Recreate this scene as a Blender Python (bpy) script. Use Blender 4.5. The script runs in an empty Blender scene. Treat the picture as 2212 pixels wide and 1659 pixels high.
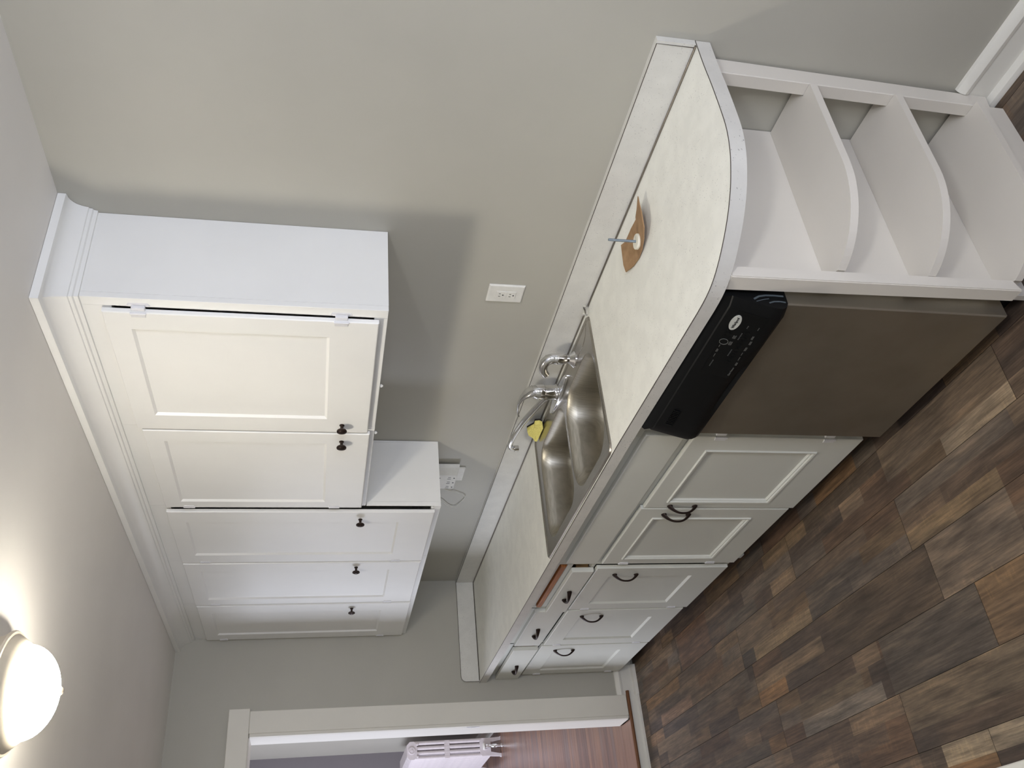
import bpy, bmesh, math, random
from mathutils import Vector, Matrix
from mathutils.geometry import tessellate_polygon
random.seed(7)
scene = bpy.context.scene
col = scene.collection
PI = math.pi

# ------------------------------------------------------------------ camera
def make_camera():
    pos = Vector((4.9056, -1.8826, 1.7899))
    yaw, pitch, roll, f = .9781, -.2074, .0324, 1878.98
    fw = Vector((-math.sin(yaw)*math.cos(pitch), math.cos(yaw)*math.cos(pitch), math.sin(pitch)))
    rt = Vector((math.cos(yaw), math.sin(yaw), 0))
    up = rt.cross(fw)
    r2 = rt*math.cos(roll) + up*math.sin(roll)
    u2 = up*math.cos(roll) - rt*math.sin(roll)
    cam = bpy.data.cameras.new('camera')
    cam.sensor_width = 36.0
    cam.sensor_fit = 'HORIZONTAL'
    cam.lens = 36.0*f/2212.0
    cam.clip_start = .05
    ob = bpy.data.objects.new('camera', cam)
    col.objects.link(ob)
    X, Y, Z = -u2, r2, -fw            # the phone was held on its side: picture left is the ceiling
    ob.matrix_world = Matrix(((X.x, Y.x, Z.x, pos.x), (X.y, Y.y, Z.y, pos.y), (X.z, Y.z, Z.z, pos.z), (0, 0, 0, 1)))
    scene.camera = ob
make_camera()

# ------------------------------------------------------------------ world, daylight, exposure
w = bpy.data.worlds.new('world'); scene.world = w; w.use_nodes = True
w.node_tree.nodes['Background'].inputs[0].default_value = (.62, .72, 1, 1)
w.node_tree.nodes['Background'].inputs[1].default_value = .6
vs = scene.view_settings
vs.view_transform = 'Standard'; vs.look = 'None'; vs.gamma = 1; vs.use_curve_mapping = False
vs.exposure = 0.0
LAMP_A = (97.0, (1.0, .935, .81))      # ceiling light in view: strength, colour
LAMP_B = (96.0, (.95, .97, .99))      # cooler ceiling light over the near end of the room
def area(name, loc, aim, sx, sy, power, colr):
    l = bpy.data.lights.new(name, 'AREA'); l.shape = 'RECTANGLE'; l.size = sx; l.size_y = sy
    l.energy = power; l.color = colr
    o = bpy.data.objects.new(name, l); col.objects.link(o); o.location = loc
    o.rotation_euler = (Vector(aim)-Vector(loc)).to_track_quat('-Z', 'Y').to_euler()
    return o
area('daylight_next_room', (-2.45, -3.55, 1.55), (-2.45, 0, 1.2), 2.4, 1.5, 165, (.80, .85, 1.0))
area('daylight_fill_kitchen', (6.13, -1.55, 1.60), (4.6, -1.35, 2.5), 1.0, 1.2, 60, (.76, .82, 1.0))  # added fill at an unseen window, tilted up to brighten the ceiling

# ------------------------------------------------------------------ materials
def lin(r, g, b):
    f = lambda c: (c/255/12.92) if c/255 <= .04045 else ((c/255+.055)/1.055)**2.4
    return (f(r), f(g), f(b), 1)
class NT:
    def __init__(s, name):
        s.m = bpy.data.materials.new(name); s.m.use_nodes = True
        s.t = s.m.node_tree; s.b = s.t.nodes['Principled BSDF']
    def n(s, typ, **kw):
        nd = s.t.nodes.new(typ)
        for k, v in kw.items():
            if hasattr(nd, k): setattr(nd, k, v)
        return nd
    def l(s, a, b): s.t.links.new(a, b)
    def set(s, **kw):
        for k, v in kw.items(): s.b.inputs[k.replace('_', ' ')].default_value = v
    def coord(s, scale=(1, 1, 1), kind='Object', rnd=False):
        tc = s.n('ShaderNodeTexCoord'); mp = s.n('ShaderNodeMapping'); mp.inputs['Scale'].default_value = scale
        s.l(tc.outputs[kind], mp.inputs[0])
        if rnd:
            oi = s.n('ShaderNodeObjectInfo'); mu = s.n('ShaderNodeMath', operation='MULTIPLY'); mu.inputs[1].default_value = 57.0
            s.l(oi.outputs['Random'], mu.inputs[0]); s.l(mu.outputs[0], mp.inputs['Location'])
        return mp.outputs[0]
    def noise(s, vec, scale, detail=4, rough=.55):
        nz = s.n('ShaderNodeTexNoise'); nz.inputs['Scale'].default_value = scale
        nz.inputs['Detail'].default_value = detail; nz.inputs['Roughness'].default_value = rough
        s.l(vec, nz.inputs['Vector']); return nz.outputs['Fac']
    def ramp(s, fac, stops):
        r = s.n('ShaderNodeValToRGB'); e = r.color_ramp.elements
        while len(e) < len(stops): e.new(.5)
        for el, (p, c) in zip(e, stops): el.position = p; el.color = c
        s.l(fac, r.inputs[0]); return r.outputs[0]
    def mix(s, fac, a, b, mode='MIX'):
        m = s.n('ShaderNodeMix'); m.data_type = 'RGBA'; m.blend_type = mode
        for sock, v in ((m.inputs[0], fac), (m.inputs[6], a), (m.inputs[7], b)):
            if hasattr(v, 'is_output'): s.l(v, sock)
            else: sock.default_value = v
        return m.outputs[2]
    def bump(s, h, strength, dist=.002):
        b = s.n('ShaderNodeBump'); b.inputs['Strength'].default_value = strength; b.inputs['Distance'].default_value = dist
        s.l(h, b.inputs['Height']); s.l(b.outputs[0], s.b.inputs['Normal'])
G = lambda v: (v, v, v, 1)
def paint(name, c, rough, bscale=120, bstr=.12, coat=0.0, mottle=.03):
    k = NT(name); v = k.coord()
    f = k.noise(v, 2.5, 5)
    c2 = tuple(x*(1-mottle*2) for x in c[:3])+(1,)
    k.l(k.ramp(f, [(.3, c2), (.7, c)]), k.b.inputs['Base Color'])
    k.set(Roughness=rough, Coat_Weight=coat, Coat_Roughness=.25)
    k.bump(k.noise(v, bscale, 3), bstr, .001)
    return k.m
def plain(name, c, rough, metal=0.0, **kw):
    k = NT(name); v = k.coord()
    f = k.noise(v, 30, 3)
    c2 = tuple(x*.93 for x in c[:3])+(1,)
    k.l(k.ramp(f, [(.35, c2), (.65, c)]), k.b.inputs['Base Color'])
    k.set(Roughness=rough, Metallic=metal, **kw)
    return k.m
def laminate(name, base, fleck, density, scale, r0=.10, r1=.21):
    k = NT(name); v = k.coord()
    vo = k.n('ShaderNodeTexVoronoi'); vo.inputs['Scale'].default_value = scale; vo.inputs['Randomness'].default_value = 1
    wob = k.noise(v, scale*.7, 2)
    add = k.n('ShaderNodeVectorMath', operation='MULTIPLY_ADD'); add.inputs[1].default_value = (.02, .02, .02)
    k.l(wob, add.inputs[0]); k.l(v, add.inputs[2]); k.l(add.outputs[0], vo.inputs['Vector'])
    near = k.ramp(vo.outputs['Distance'], [(r0, G(1)), (r1, G(0))])
    sep = k.n('ShaderNodeSeparateColor'); k.l(vo.outputs['Color'], sep.inputs[0])
    pick = k.ramp(sep.outputs[0], [(density, G(1)), (density+.01, G(0))])
    clump = k.ramp(k.noise(v, 11, 3), [(.34, G(0)), (.56, G(1))])
    tone = k.mix(sep.outputs[1], fleck, (.30, .29, .27, 1))
    a = k.mix(1.0, near, pick, 'MULTIPLY'); a = k.mix(1.0, a, clump, 'MULTIPLY')
    smudge = k.ramp(k.noise(v, 16, 5), [(.40, tuple(x*.94 for x in base[:3])+(1,)), (.62, base)])
    k.l(k.mix(a, smudge, tone), k.b.inputs['Base Color'])
    k.set(Roughness=.42)
    return k.m
M = {}
M['wall'] = paint('wall_paint', lin(180, 177, 166), .5, 160, .10)
M['far_wall_shaded'] = paint('far_wall_shaded_paint', lin(126, 121, 124), .5, 160, .10)  # wall paint darkened: shade on the far wall put into its colour
M['ceiling'] = paint('ceiling_paint', lin(236, 232, 226), .55, 90, .14)
M['trim'] = paint('trim_white_paint', lin(231, 228, 219), .38, 60, .06)
M['casing'] = paint('casing_paint', lin(228, 224, 213), .42, 60, .06)
M['cab'] = paint('cabinet_white_paint', lin(240, 239, 235), .36, 45, .05)
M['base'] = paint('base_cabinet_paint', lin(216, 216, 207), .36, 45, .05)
M['shelf'] = paint('shelf_white_paint', lin(221, 215, 205), .45, 40, .10)
M['counter'] = laminate('counter_laminate', lin(238, 237, 228), (.30, .29, .26, 1), .48, 165)
M['splash'] = laminate('backsplash_laminate', lin(216, 214, 207), (.24, .23, .21, 1), .55, 165)
M['edge'] = laminate('edge_laminate', lin(212, 209, 202), (.07, .07, .06, 1), .42, 135, .11, .23)
M['seam'] = plain('laminate_seam_brown', lin(66, 58, 48), .5)
M['dark'] = plain('dark_void', lin(30, 23, 19), .8)
M['kick'] = plain('toe_kick_brown', lin(58, 42, 32), .6)
M['black'] = plain('black_plastic', lin(10, 11, 12), .5, 0.0, Specular_IOR_Level=.22)
M['black2'] = plain('black_panel_print', lin(7, 8, 9), .4, 0.0, Specular_IOR_Level=.25)
M['grey_print'] = plain('grey_print', lin(92, 92, 88), .5)
M['badge'] = plain('badge_silver', lin(184, 184, 176), .4)
M['ink'] = plain('ink_dark', lin(40, 40, 42), .5)
M['chrome'] = plain('chrome', (.82, .82, .83, 1), .07, 1.0)
M['alu'] = plain('aluminium_strip', lin(136, 130, 122), .36, 1.0)
M['bronze'] = plain('oil_rubbed_bronze', lin(52, 40, 35), .38, .6)
M['white_plastic'] = plain('white_plastic', lin(228, 226, 219), .35)
M['slot'] = plain('socket_slot', lin(70, 66, 60), .6)
M['zinc'] = plain('zinc_bolt', lin(140, 152, 162), .45, .55)
M['ivory'] = plain('ivory_cap', lin(238, 233, 215), .4)
M['hinge'] = plain('painted_hinge', lin(226, 225, 226), .3)
M['pan'] = plain('lamp_pan', lin(214, 204, 186), .35, .3)
M['raw_wood'] = plain('raw_wood', lin(176, 140, 96), .7)
M['radiator'] = plain('radiator_paint', lin(216, 208, 210), .4)
M['nosing'] = plain('nosing_varnish', lin(112, 70, 36), .35)
def steel():
    k = NT('sink_steel'); v = k.coord((8, 220, 60))
    f = k.noise(v, 3, 4)
    k.l(k.ramp(f, [(.3, lin(168, 163, 154)), (.7, lin(190, 185, 176))]), k.b.inputs['Base Color'])
    k.set(Metallic=1.0, Roughness=.27)
    k.bump(f, .06, .001); return k.m
M['steel'] = steel()
def bowl():
    k = NT('bowl_steel'); v = k.coord((160, 6, 6))
    f = k.noise(v, 3, 4)
    k.l(k.ramp(f, [(.3, lin(162, 157, 144)), (.7, lin(188, 182, 169))]), k.b.inputs['Base Color'])
    k.set(Metallic=1.0, Roughness=.40, Anisotropic=.4)
    k.bump(f, .015, .001); return k.m
M['bowl'] = bowl()
def dwskin():
    k = NT('dishwasher_steel'); v = k.coord((3, 3, 3))
    f = k.noise(v, 2, 4)
    k.l(k.ramp(f, [(.35, lin(150, 143, 129)), (.65, lin(158, 151, 137))]), k.b.inputs['Base Color'])
    k.set(Metallic=.85, Roughness=.42)
    return k.m
M['dw'] = dwskin()
def cardboard():
    k = NT('cardboard'); v = k.coord()
    k.l(k.ramp(k.noise(v, 26, 5), [(.35, lin(146, 114, 80)), (.65, lin(168, 135, 98))]), k.b.inputs['Base Color'])
    k.set(Roughness=.85); return k.m
M['card'] = cardboard()
def sponge():
    k = NT('sponge_yellow'); v = k.coord()
    k.l(k.ramp(k.noise(v, 300, 2), [(.30, lin(208, 190, 84)), (.5, lin(244, 232, 136))]), k.b.inputs['Base Color'])
    k.set(Roughness=.95); k.bump(k.noise(v, 260, 2), .6, .003); return k.m
M['sponge'] = sponge()
def board():
    k = NT('cutting_board_wood'); v = k.coord((3, 60, 60))
    k.l(k.ramp(k.noise(v, 4, 5), [(.3, lin(150, 84, 38)), (.7, lin(206, 134, 74))]), k.b.inputs['Base Color'])
    k.set(Roughness=.5); return k.m
M['board'] = board()
def clear():
    k = NT('clear_plastic'); v = k.coord()
    k.l(k.ramp(k.noise(v, 40, 2), [(.4, G(.9)), (.6, G(1))]), k.b.inputs['Base Color'])
    k.set(Roughness=.08, Transmission_Weight=1.0, IOR=1.3); return k.m
M['clear'] = clear()
def glow(name, s, c):
    k = NT(name); v = k.coord()
    k.l(k.ramp(k.noise(v, 9, 2), [(.3, (c[0]*.97, c[1]*.97, c[2]*.97, 1)), (.7, (*c, 1))]), k.b.inputs['Emission Color'])
    k.set(Base_Color=(.9, .88, .84, 1), Emission_Strength=s, Roughness=.3); return k.m
M['glowA'] = glow('lamp_glass_warm', *LAMP_A)
M['glowB'] = glow('lamp_glass_cool', *LAMP_B)
def vinyl():
    k = NT('vinyl_plank')
    at = k.n('ShaderNodeVertexColor'); at.layer_name = 'tone'
    v = k.coord((2.2, 46, 1), rnd=True); g1 = k.noise(v, 2.2, 7, .62)
    v2 = k.coord((2.6, 13, 1), rnd=True); g2 = k.noise(v2, 2.0, 7, .68)
    v3 = k.coord((70, 14, 1), rnd=True); g3 = k.noise(v3, 1.4, 3, .5)
    c = k.mix(1.0, at.outputs[0], k.ramp(g1, [(.25, G(.52)), (.5, G(.98)), (.78, G(1.45))]), 'MULTIPLY')
    c = k.mix(1.0, c, k.ramp(g2, [(.28, (.50, .48, .48, 1)), (.5, G(1)), (.72, (1.62, 1.55, 1.45, 1))]), 'MULTIPLY')
    v4 = k.coord((.8, 4, 1), rnd=True); g4 = k.noise(v4, 2.0, 3, .5)
    c = k.mix(1.0, c, k.ramp(g4, [(.35, (.78, .78, .80, 1)), (.65, (1.16, 1.12, 1.06, 1))]), 'MULTIPLY')
    v5 = k.coord((5, 170, 1), rnd=True); g5 = k.noise(v5, 1.6, 5, .6)
    c = k.mix(1.0, c, k.ramp(g5, [(.3, G(.78)), (.5, G(1.08)), (.7, G(1.30))]), 'MULTIPLY')
    mask = k.ramp(g4, [(.52, G(0)), (.60, G(.7))])
    c = k.mix(mask, c, k.ramp(g3, [(.54, G(1)), (.68, (1.35, 1.30, 1.2, 1))]), 'MULTIPLY')
    k.l(c, k.b.inputs['Base Color'])
    k.set(Roughness=.46); k.bump(g1, .10, .001); return k.m
M['vinyl'] = vinyl()
def strip():
    k = NT('oak_strip')
    oi = k.n('ShaderNodeObjectInfo')
    base = k.ramp(oi.outputs['Random'], [(0, lin(116, 92, 84)), (.4, lin(132, 102, 90)), (.75, lin(146, 112, 94)), (1, lin(122, 102, 96))])
    v = k.coord((30, 2.5, 1), rnd=True); g = k.noise(v, 2, 6, .6)
    k.l(k.mix(1.0, base, k.ramp(g, [(.3, G(.75)), (.7, G(1.15))]), 'MULTIPLY'), k.b.inputs['Base Color'])
    k.set(Roughness=.3); return k.m
M['strip'] = strip()

# ------------------------------------------------------------------ mesh helpers
class MB:
    def __init__(s): s.bm = bmesh.new()
    def poly(s, pts):
        return s.bm.faces.new([s.bm.verts.new(p) for p in pts])
    def box(s, x0, y0, z0, x1, y1, z1, bev=0.0, seg=1):
        if x0 > x1: x0, x1 = x1, x0
        if y0 > y1: y0, y1 = y1, y0
        if z0 > z1: z0, z1 = z1, z0
        vs_ = [s.bm.verts.new(p) for p in ((x0,y0,z0),(x1,y0,z0),(x1,y1,z0),(x0,y1,z0),(x0,y0,z1),(x1,y0,z1),(x1,y1,z1),(x0,y1,z1))]
        fs = [s.bm.faces.new([vs_[i] for i in q]) for q in ((0,3,2,1),(4,5,6,7),(0,1,5,4),(1,2,6,5),(2,3,7,6),(3,0,4,7))]
        if bev:
            es = list({e for f in fs for e in f.edges})
            bmesh.ops.bevel(s.bm, geom=es, offset=bev, segments=seg, affect='EDGES', profile=.5)
        return s
    def hexa(s, pts):                              # 8 corners, bottom ring then top ring
        v = [s.bm.verts.new(p) for p in pts]
        for q in ((0,3,2,1),(4,5,6,7),(0,1,5,4),(1,2,6,5),(2,3,7,6),(3,0,4,7)): s.bm.faces.new([v[i] for i in q])
        return s
    def loft(s, rings, cap0=True, cap1=True, closed=True):
        R = [[s.bm.verts.new(p) for p in r] for r in rings]
        n = len(R[0])
        for a, b in zip(R, R[1:]):
            for i in range(n if closed else n-1):
                j = (i+1) % n
                s.bm.faces.new((a[i], a[j], b[j], b[i]))
        if closed and cap0: s.bm.faces.new(R[0][::-1])
        if closed and cap1: s.bm.faces.new(R[-1])
        return s
    def lathe(s, prof, n=32, mat=None):            # prof: (r, h) about +z, then matrix
        mat = mat or Matrix.Identity(4)
        rings = []
        for r, h in prof:
            rings.append([mat @ Vector((max(r, 1e-5)*math.cos(2*PI*i/n), max(r, 1e-5)*math.sin(2*PI*i/n), h)) for i in range(n)])
        return s.loft(rings)
    def tube(s, path, rad, n=12, side=None):       # rad: number, or list of (a, b) along side / normal
        P = [Vector(p) for p in path]; rings = []
        if side is None:
            d = (P[-1]-P[0]).normalized() if (P[-1]-P[0]).length > 1e-6 else Vector((1, 0, 0))
            side = Vector((0, 0, 1)) if abs(d.z) < .8 else Vector((1, 0, 0))
            auto = True
        else: side = Vector(side); auto = False
        for i, p in enumerate(P):
            t = (P[min(i+1, len(P)-1)]-P[max(i-1, 0)]).normalized()
            sd = side-t*side.dot(t)
            if sd.length < 1e-4: sd = t.orthogonal()
            sd.normalize(); nm = t.cross(sd)
            if auto: side = sd
            r = rad[i] if isinstance(rad, (list, tuple)) else rad
            a, b = r if isinstance(r, (list, tuple)) else (r, r)
            rings.append([p+sd*a*math.cos(2*PI*k/n)+nm*b*math.sin(2*PI*k/n) for k in range(n)])
        return s.loft(rings)
    def prism(s, pts, z0, z1, holes=()):           # plan outline (x,y), with holes
        loops = [list(pts)]+[list(h) for h in holes]
        flat = [p for l in loops for p in l]
        tris = tessellate_polygon([[Vector((x, y, 0)) for x, y in l] for l in loops])
        top = [s.bm.verts.new((x, y, z1)) for x, y in flat]; bot = [s.bm.verts.new((x, y, z0)) for x, y in flat]
        for t in tris:
            try:
                s.bm.faces.new([top[i] for i in t]); s.bm.faces.new([bot[i] for i in reversed(t)])
            except ValueError: pass
        k = 0
        for l in loops:
            n = len(l)
            for i in range(n):
                a, b = k+i, k+(i+1) % n
                s.bm.faces.new((bot[a], bot[b], top[b], top[a]))
            k += n
        return s
    def rects(s, x0, x1, z0, z1, rings):           # front facing -y; rings of (inset, y)
        s.loft([[(x0+i, y, z0+i), (x1-i, y, z0+i), (x1-i, y, z1-i), (x0+i, y, z1-i)] for i, y in rings])
        return s
    def xform(s, m): bmesh.ops.transform(s.bm, matrix=m, verts=s.bm.verts); return s
WL = {}
def link(o, parent=None):
    col.objects.link(o)
    if parent is not None: o.parent = parent
def wl(o): return WL.get(o.name, Vector((0, 0, 0))) if o is not None else Vector((0, 0, 0))
def mk(name, mb, mat, parent=None, smooth=False, origin=None, kind=None, angle=35):
    bm = mb.bm
    bmesh.ops.recalc_face_normals(bm, faces=bm.faces)
    if origin is None:
        vs_ = [v.co for v in bm.verts]
        lo = Vector((min(v.x for v in vs_), min(v.y for v in vs_), min(v.z for v in vs_)))
        hi = Vector((max(v.x for v in vs_), max(v.y for v in vs_), max(v.z for v in vs_)))
        origin = (lo+hi)/2
    origin = Vector(origin)
    bmesh.ops.translate(bm, verts=bm.verts, vec=-origin)
    me = bpy.data.meshes.new(name); bm.to_mesh(me); bm.free()
    me.materials.append(M[mat] if isinstance(mat, str) else mat)
    if smooth:
        me.polygons.foreach_set('use_smooth', [True]*len(me.polygons))
        me.set_sharp_from_angle(angle=math.radians(angle))
    o = bpy.data.objects.new(name, me); link(o, parent)
    o.location = origin-wl(parent); WL[o.name] = origin
    if kind: o['kind'] = kind
    return o
def thing(name, label, cat, loc, group=None):
    o = bpy.data.objects.new(name, None); o.empty_display_size = .05; link(o)
    o.location = loc; WL[o.name] = Vector(loc); o['label'] = label; o['category'] = cat
    if group: o['group'] = group
    return o
def tag(o, label, cat, group=None):
    o['label'] = label; o['category'] = cat
    if group: o['group'] = group
    return o
def struct_root(name, loc):
    o = bpy.data.objects.new(name, None); o.empty_display_size = .05; link(o); o.location = loc; WL[o.name] = Vector(loc)
    o['kind'] = 'structure'; return o
def place(src_mesh, name, parent, wpos, rot=None, label=None):       # a part sharing mesh data
    o = bpy.data.objects.new(name, src_mesh); link(o, parent); o.location = Vector(wpos)-wl(parent)
    if rot: o.rotation_euler = rot
    WL[o.name] = Vector(wpos)
    return o
def mesh_of(name, mb, mat, smooth=True, angle=35):
    bm = mb.bm; bmesh.ops.recalc_face_normals(bm, faces=bm.faces)
    me = bpy.data.meshes.new(name); bm.to_mesh(me); bm.free(); me.materials.append(M[mat])
    if smooth:
        me.polygons.foreach_set('use_smooth', [True]*len(me.polygons)); me.set_sharp_from_angle(angle=math.radians(angle))
    return me
def arc(cx, cy, rx, ry, a0, a1, n):
    return [(cx+rx*math.cos(a0+(a1-a0)*i/n), cy+ry*math.sin(a0+(a1-a0)*i/n)) for i in range(n+1)]
def rrect(x0, x1, y0, y1, r, n=8):
    return (arc(x1-r, y0+r, r, r, -PI/2, 0, n)+arc(x1-r, y1-r, r, r, 0, PI/2, n)
            + arc(x0+r, y1-r, r, r, PI/2, PI, n)+arc(x0+r, y0+r, r, r, PI, 1.5*PI, n))

# ------------------------------------------------------------------ room shell
H = 2.5475
XR, YF = 6.2, -3.2
FZ = .066                                       # floor of the next room, one small step up
st = lambda n, mb, m, **k: mk(n, mb, m, kind='structure', **k)
st('wall_back', MB().box(-.16, 0, 0, XR+.1, .12, H), 'wall')
DY0, DY1, DZ = -.832, -1.68, 2.134              # doorway
st('wall_left', MB().box(-.16, DY0+.02, 0, 0, 0, H).box(-.16, DY1-.02, DZ+.02, 0, DY0+.02, H).box(-.16, YF, 0, 0, DY1-.02, H), 'wall')
st('wall_right', MB().box(XR, YF, 0, XR+.12, -2.1, H).box(XR, -1.0, 0, XR+.12, 0, H).box(XR, -2.1, 0, XR+.12, -1.0, .9).box(XR, -2.1, 2.2, XR+.12, -1.0, H), 'wall')
st('wall_front', MB().box(-.16, YF-.12, 0, XR+.1, YF, H), 'wall')
st('ceiling', MB().box(-.16, YF-.1, H, XR+.1, .1, H+.1), 'ceiling')
win = struct_root('window_1', (XR, -1.55, .9))
fr = MB()
for a in (-2.1, -1.57, -1.04): fr.box(XR+.02, a, .9, XR+.07, a+.04, 2.2)
for z in (.9, 1.53, 2.16): fr.box(XR+.02, -2.1, z, XR+.07, -1.0, z+.04)
mk('window_frame', fr, 'trim', win)

# ---- kitchen floor: one object per plank
floor = st('floor', MB().box(-.16, YF, -.03, XR+.1, .05, -.0035), 'dark')
TONES = [((96, 80, 66), 5), ((78, 64, 54), 4), ((66, 55, 48), 3), ((118, 99, 80), 3), ((128, 108, 86), 1.3), ((104, 84, 62), 3),
         ((92, 82, 73), 3), ((106, 95, 84), 1.6), ((88, 66, 50), 2), ((78, 71, 63), 1.4), ((112, 84, 56), 1)]
def pick():
    r = random.uniform(0, sum(wt for _, wt in TONES))
    for c, wt in TONES:
        r -= wt
        if r <= 0: return c
    return TONES[0][0]
# blocks of the printed pattern that stand out in the photograph: x0, x1, y0, y1, tone
SPOTS = [(2.948, 3.26, -.78, -.733, (150, 134, 112)), (2.66, 3.26, -.73, -.59, (112, 96, 78)), (2.125, 2.75, -.665, -.592, (64, 54, 45)),
         (1.75, 2.122, -.665, -.592, (104, 86, 64)), (2.66, 3.1, -.93, -.86, (124, 104, 78)), (2.72, 3.1, -1.107, -.96, (112, 98, 84)),
         (2.1, 2.72, -1.107, -.96, (74, 62, 51)), (2.30, 2.66, -.935, -.869, (86, 78, 72)), (1.96, 2.352, -1.145, -1.097, (150, 122, 88)),
         (1.70, 1.96, -1.14, -1.09, (70, 60, 54)), (1.45, 1.70, -1.14, -1.09, (140, 104, 68)), (1.5, 2.0, -.95, -.875, (122, 105, 82)),
         (1.38, 1.5, -.945, -.87, (58, 53, 51)), (.71, 1.1, -.77, -.59, (92, 66, 50)), (1.382, 1.7, -.86, -.773, (118, 100, 80)),
         (2.486, 3.3, -1.522, -1.47, (150, 136, 114)), (2.372, 2.486, -1.522, -1.42, (68, 58, 50)), (2.372, 3.2, -1.47, -1.42, (76, 63, 52)),
         (2.37, 3.3, -1.42, -1.30, (110, 96, 78)), (1.742, 2.3, -1.28, -1.24, (122, 114, 104)), (1.742, 2.2, -1.24, -1.19, (108, 94, 76)),
         (.309, .75, -.96, -.91, (132, 104, 84)), (.1, .309, -.95, -.90, (70, 58, 54)), (.1, .309, -1.01, -.955, (138, 108, 82)),
         (.309, .8, -1.0, -.955, (72, 62, 58)), (2.86, 3.4, -1.29, -1.13, (114, 90, 64)), (2.35, 2.86, -1.29, -1.15, (84, 76, 68)),
         (2.35, 2.86, -1.15, -1.12, (88, 70, 52)), (1.75, 2.3, -.93, -.88, (70, 64, 60)), (1.08, 1.35, -1.14, -1.10, (124, 102, 84))]
def tone_at(x, y, base):
    for x0, x1, y0, y1, c in SPOTS:
        if x0 <= x <= x1 and y0 <= y <= y1: return c
    return base
JOINTS = {0: [.69, 1.97, 3.26, 4.54], 1: [.12, 1.38, 2.66, 3.94, 5.2], 2: [.18, 1.45, 2.72, 4.0, 5.3], 3: [.309, 1.58, 2.86, 4.1, 5.4], 4: [1.09, 2.37, 3.65, 4.9], -1: [.5, 1.78, 3.05, 4.3, 5.6]}
EDGE, PW = -.592, .178
def plank(x0, x1, y0, y1):
    g = .0007
    me_v, me_f, tones = [], [], []
    xs0, ys = x0+g, [y0+g, y0+g+(y1-y0-2*g)/3, y0+g+2*(y1-y0-2*g)/3, y1-g]
    for s_ in range(3):
        xs = {x0+g, x1-g}
        x = x0-random.uniform(0, .4)
        while x < x1:
            x += random.choice((.15, .3, .45, .6))*random.uniform(.8, 1.2)
            if x0+.05 < x < x1-.05: xs.add(x)
        for (a, b, c, d, _) in SPOTS:
            if c < (ys[s_]+ys[s_+1])/2 < d:
                for e in (a, b):
                    if x0+.01 < e < x1-.01: xs.add(e)
        xs = sorted(xs)
        for a, b in zip(xs, xs[1:]):
            n = len(me_v)
            me_v += [(a, ys[s_], 0), (b, ys[s_], 0), (b, ys[s_+1], 0), (a, ys[s_+1], 0)]
            me_f.append((n, n+1, n+2, n+3)); tones.append(tone_at((a+b)/2, (ys[s_]+ys[s_+1])/2, pick()))
    t = -.0035
    n = len(me_v); X0, X1, Y0, Y1 = x0+g, x1-g, y0+g, y1-g
    me_v += [(X0, Y0, 0), (X1, Y0, 0), (X1, Y1, 0), (X0, Y1, 0), (X0, Y0, t), (X1, Y0, t), (X1, Y1, t), (X0, Y1, t)]
    for q in ((0, 4, 5, 1), (1, 5, 6, 2), (2, 6, 7, 3), (3, 7, 4, 0)):
        me_f.append(tuple(n+i for i in q)); tones.append((40, 32, 26))
    cx, cy = (x0+x1)/2, (y0+y1)/2
    me = bpy.data.meshes.new('plank')
    me.from_pydata([(a-cx, b-cy, c) for a, b, c in me_v], [], me_f)
    at = me.color_attributes.new('tone', 'FLOAT_COLOR', 'CORNER')
    for p, c in zip(me.polygons, tones):
        c = tuple(v*.66+m*.35 for v, m in zip(c, (92, 79, 66))) if sum(c) > 110 else c
        for li in p.loop_indices: at.data[li].color = lin(*c)
    me.materials.append(M['vinyl'])
    o = bpy.data.objects.new('plank', me); link(o, floor)
    o.location = Vector((cx, cy, 0))-wl(floor)
for row in range(-4, 15):
    y1 = EDGE-row*PW; y0 = y1-PW
    if y0 > -.001: continue
    y1 = min(y1, 0); y0 = max(y0, YF)
    js = JOINTS.get(row) or [random.uniform(.1, 1.2)+1.28*i for i in range(6)]
    js = [0]+[j for j in js if .08 < j < XR-.08]+[XR]
    for a, b in zip(js, js[1:]): plank(a, b, y0, y1)

# ---- baseboards
def profile_run(name, prof, p0, p1, out, mat='trim'):
    # prof: (offset from wall, z); run from p0 to p1 along the wall
    p0, p1, out = Vector(p0), Vector(p1), Vector(out)
    mb = MB()
    mb.loft([[tuple(p+out*o+Vector((0, 0, z))) for o, z in prof] for p in (p0, p1)])
    return st(name, mb, mat, smooth=True, angle=30)
BB = [(0, 0), (.034, 0), (.034, .006), (.030, .016), (.022, .022), (.012, .024), (.012, .088), (.018, .091), (.021, .102), (.016, .115), (.008, .123), (0, .125)]
bb = profile_run('baseboard_back', [p for p in BB if p[1] < .089]+[(0, .088)], (3.575, 0, 0), (XR, 0, 0), (0, -1, 0))
profile_run('trim_4', [(0, .0885)]+[p for p in BB if p[1] > .0885], (3.637, 0, 0), (XR, 0, 0), (0, -1, 0))
profile_run('baseboard_left', BB, (0, -.535, 0), (0, -.703, 0), (1, 0, 0))
BS = [(0, 0), (.030, 0), (.030, .012), (.022, .020), (.020, .022), (.020, .058), (0, .058)]
profile_run('trim_2', BS, (0, -.703, 0), (0, -1.9, 0), (1, 0, 0))
profile_run('baseboard_left_far', BB, (0, -1.9, 0), (0, YF, 0), (1, 0, 0))
st('trim_3', MB().box(2.35, -1.586, 0, 4.1, -1.61, .05, .003), 'trim')       # white kick strip at the near edge of the floor

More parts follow.
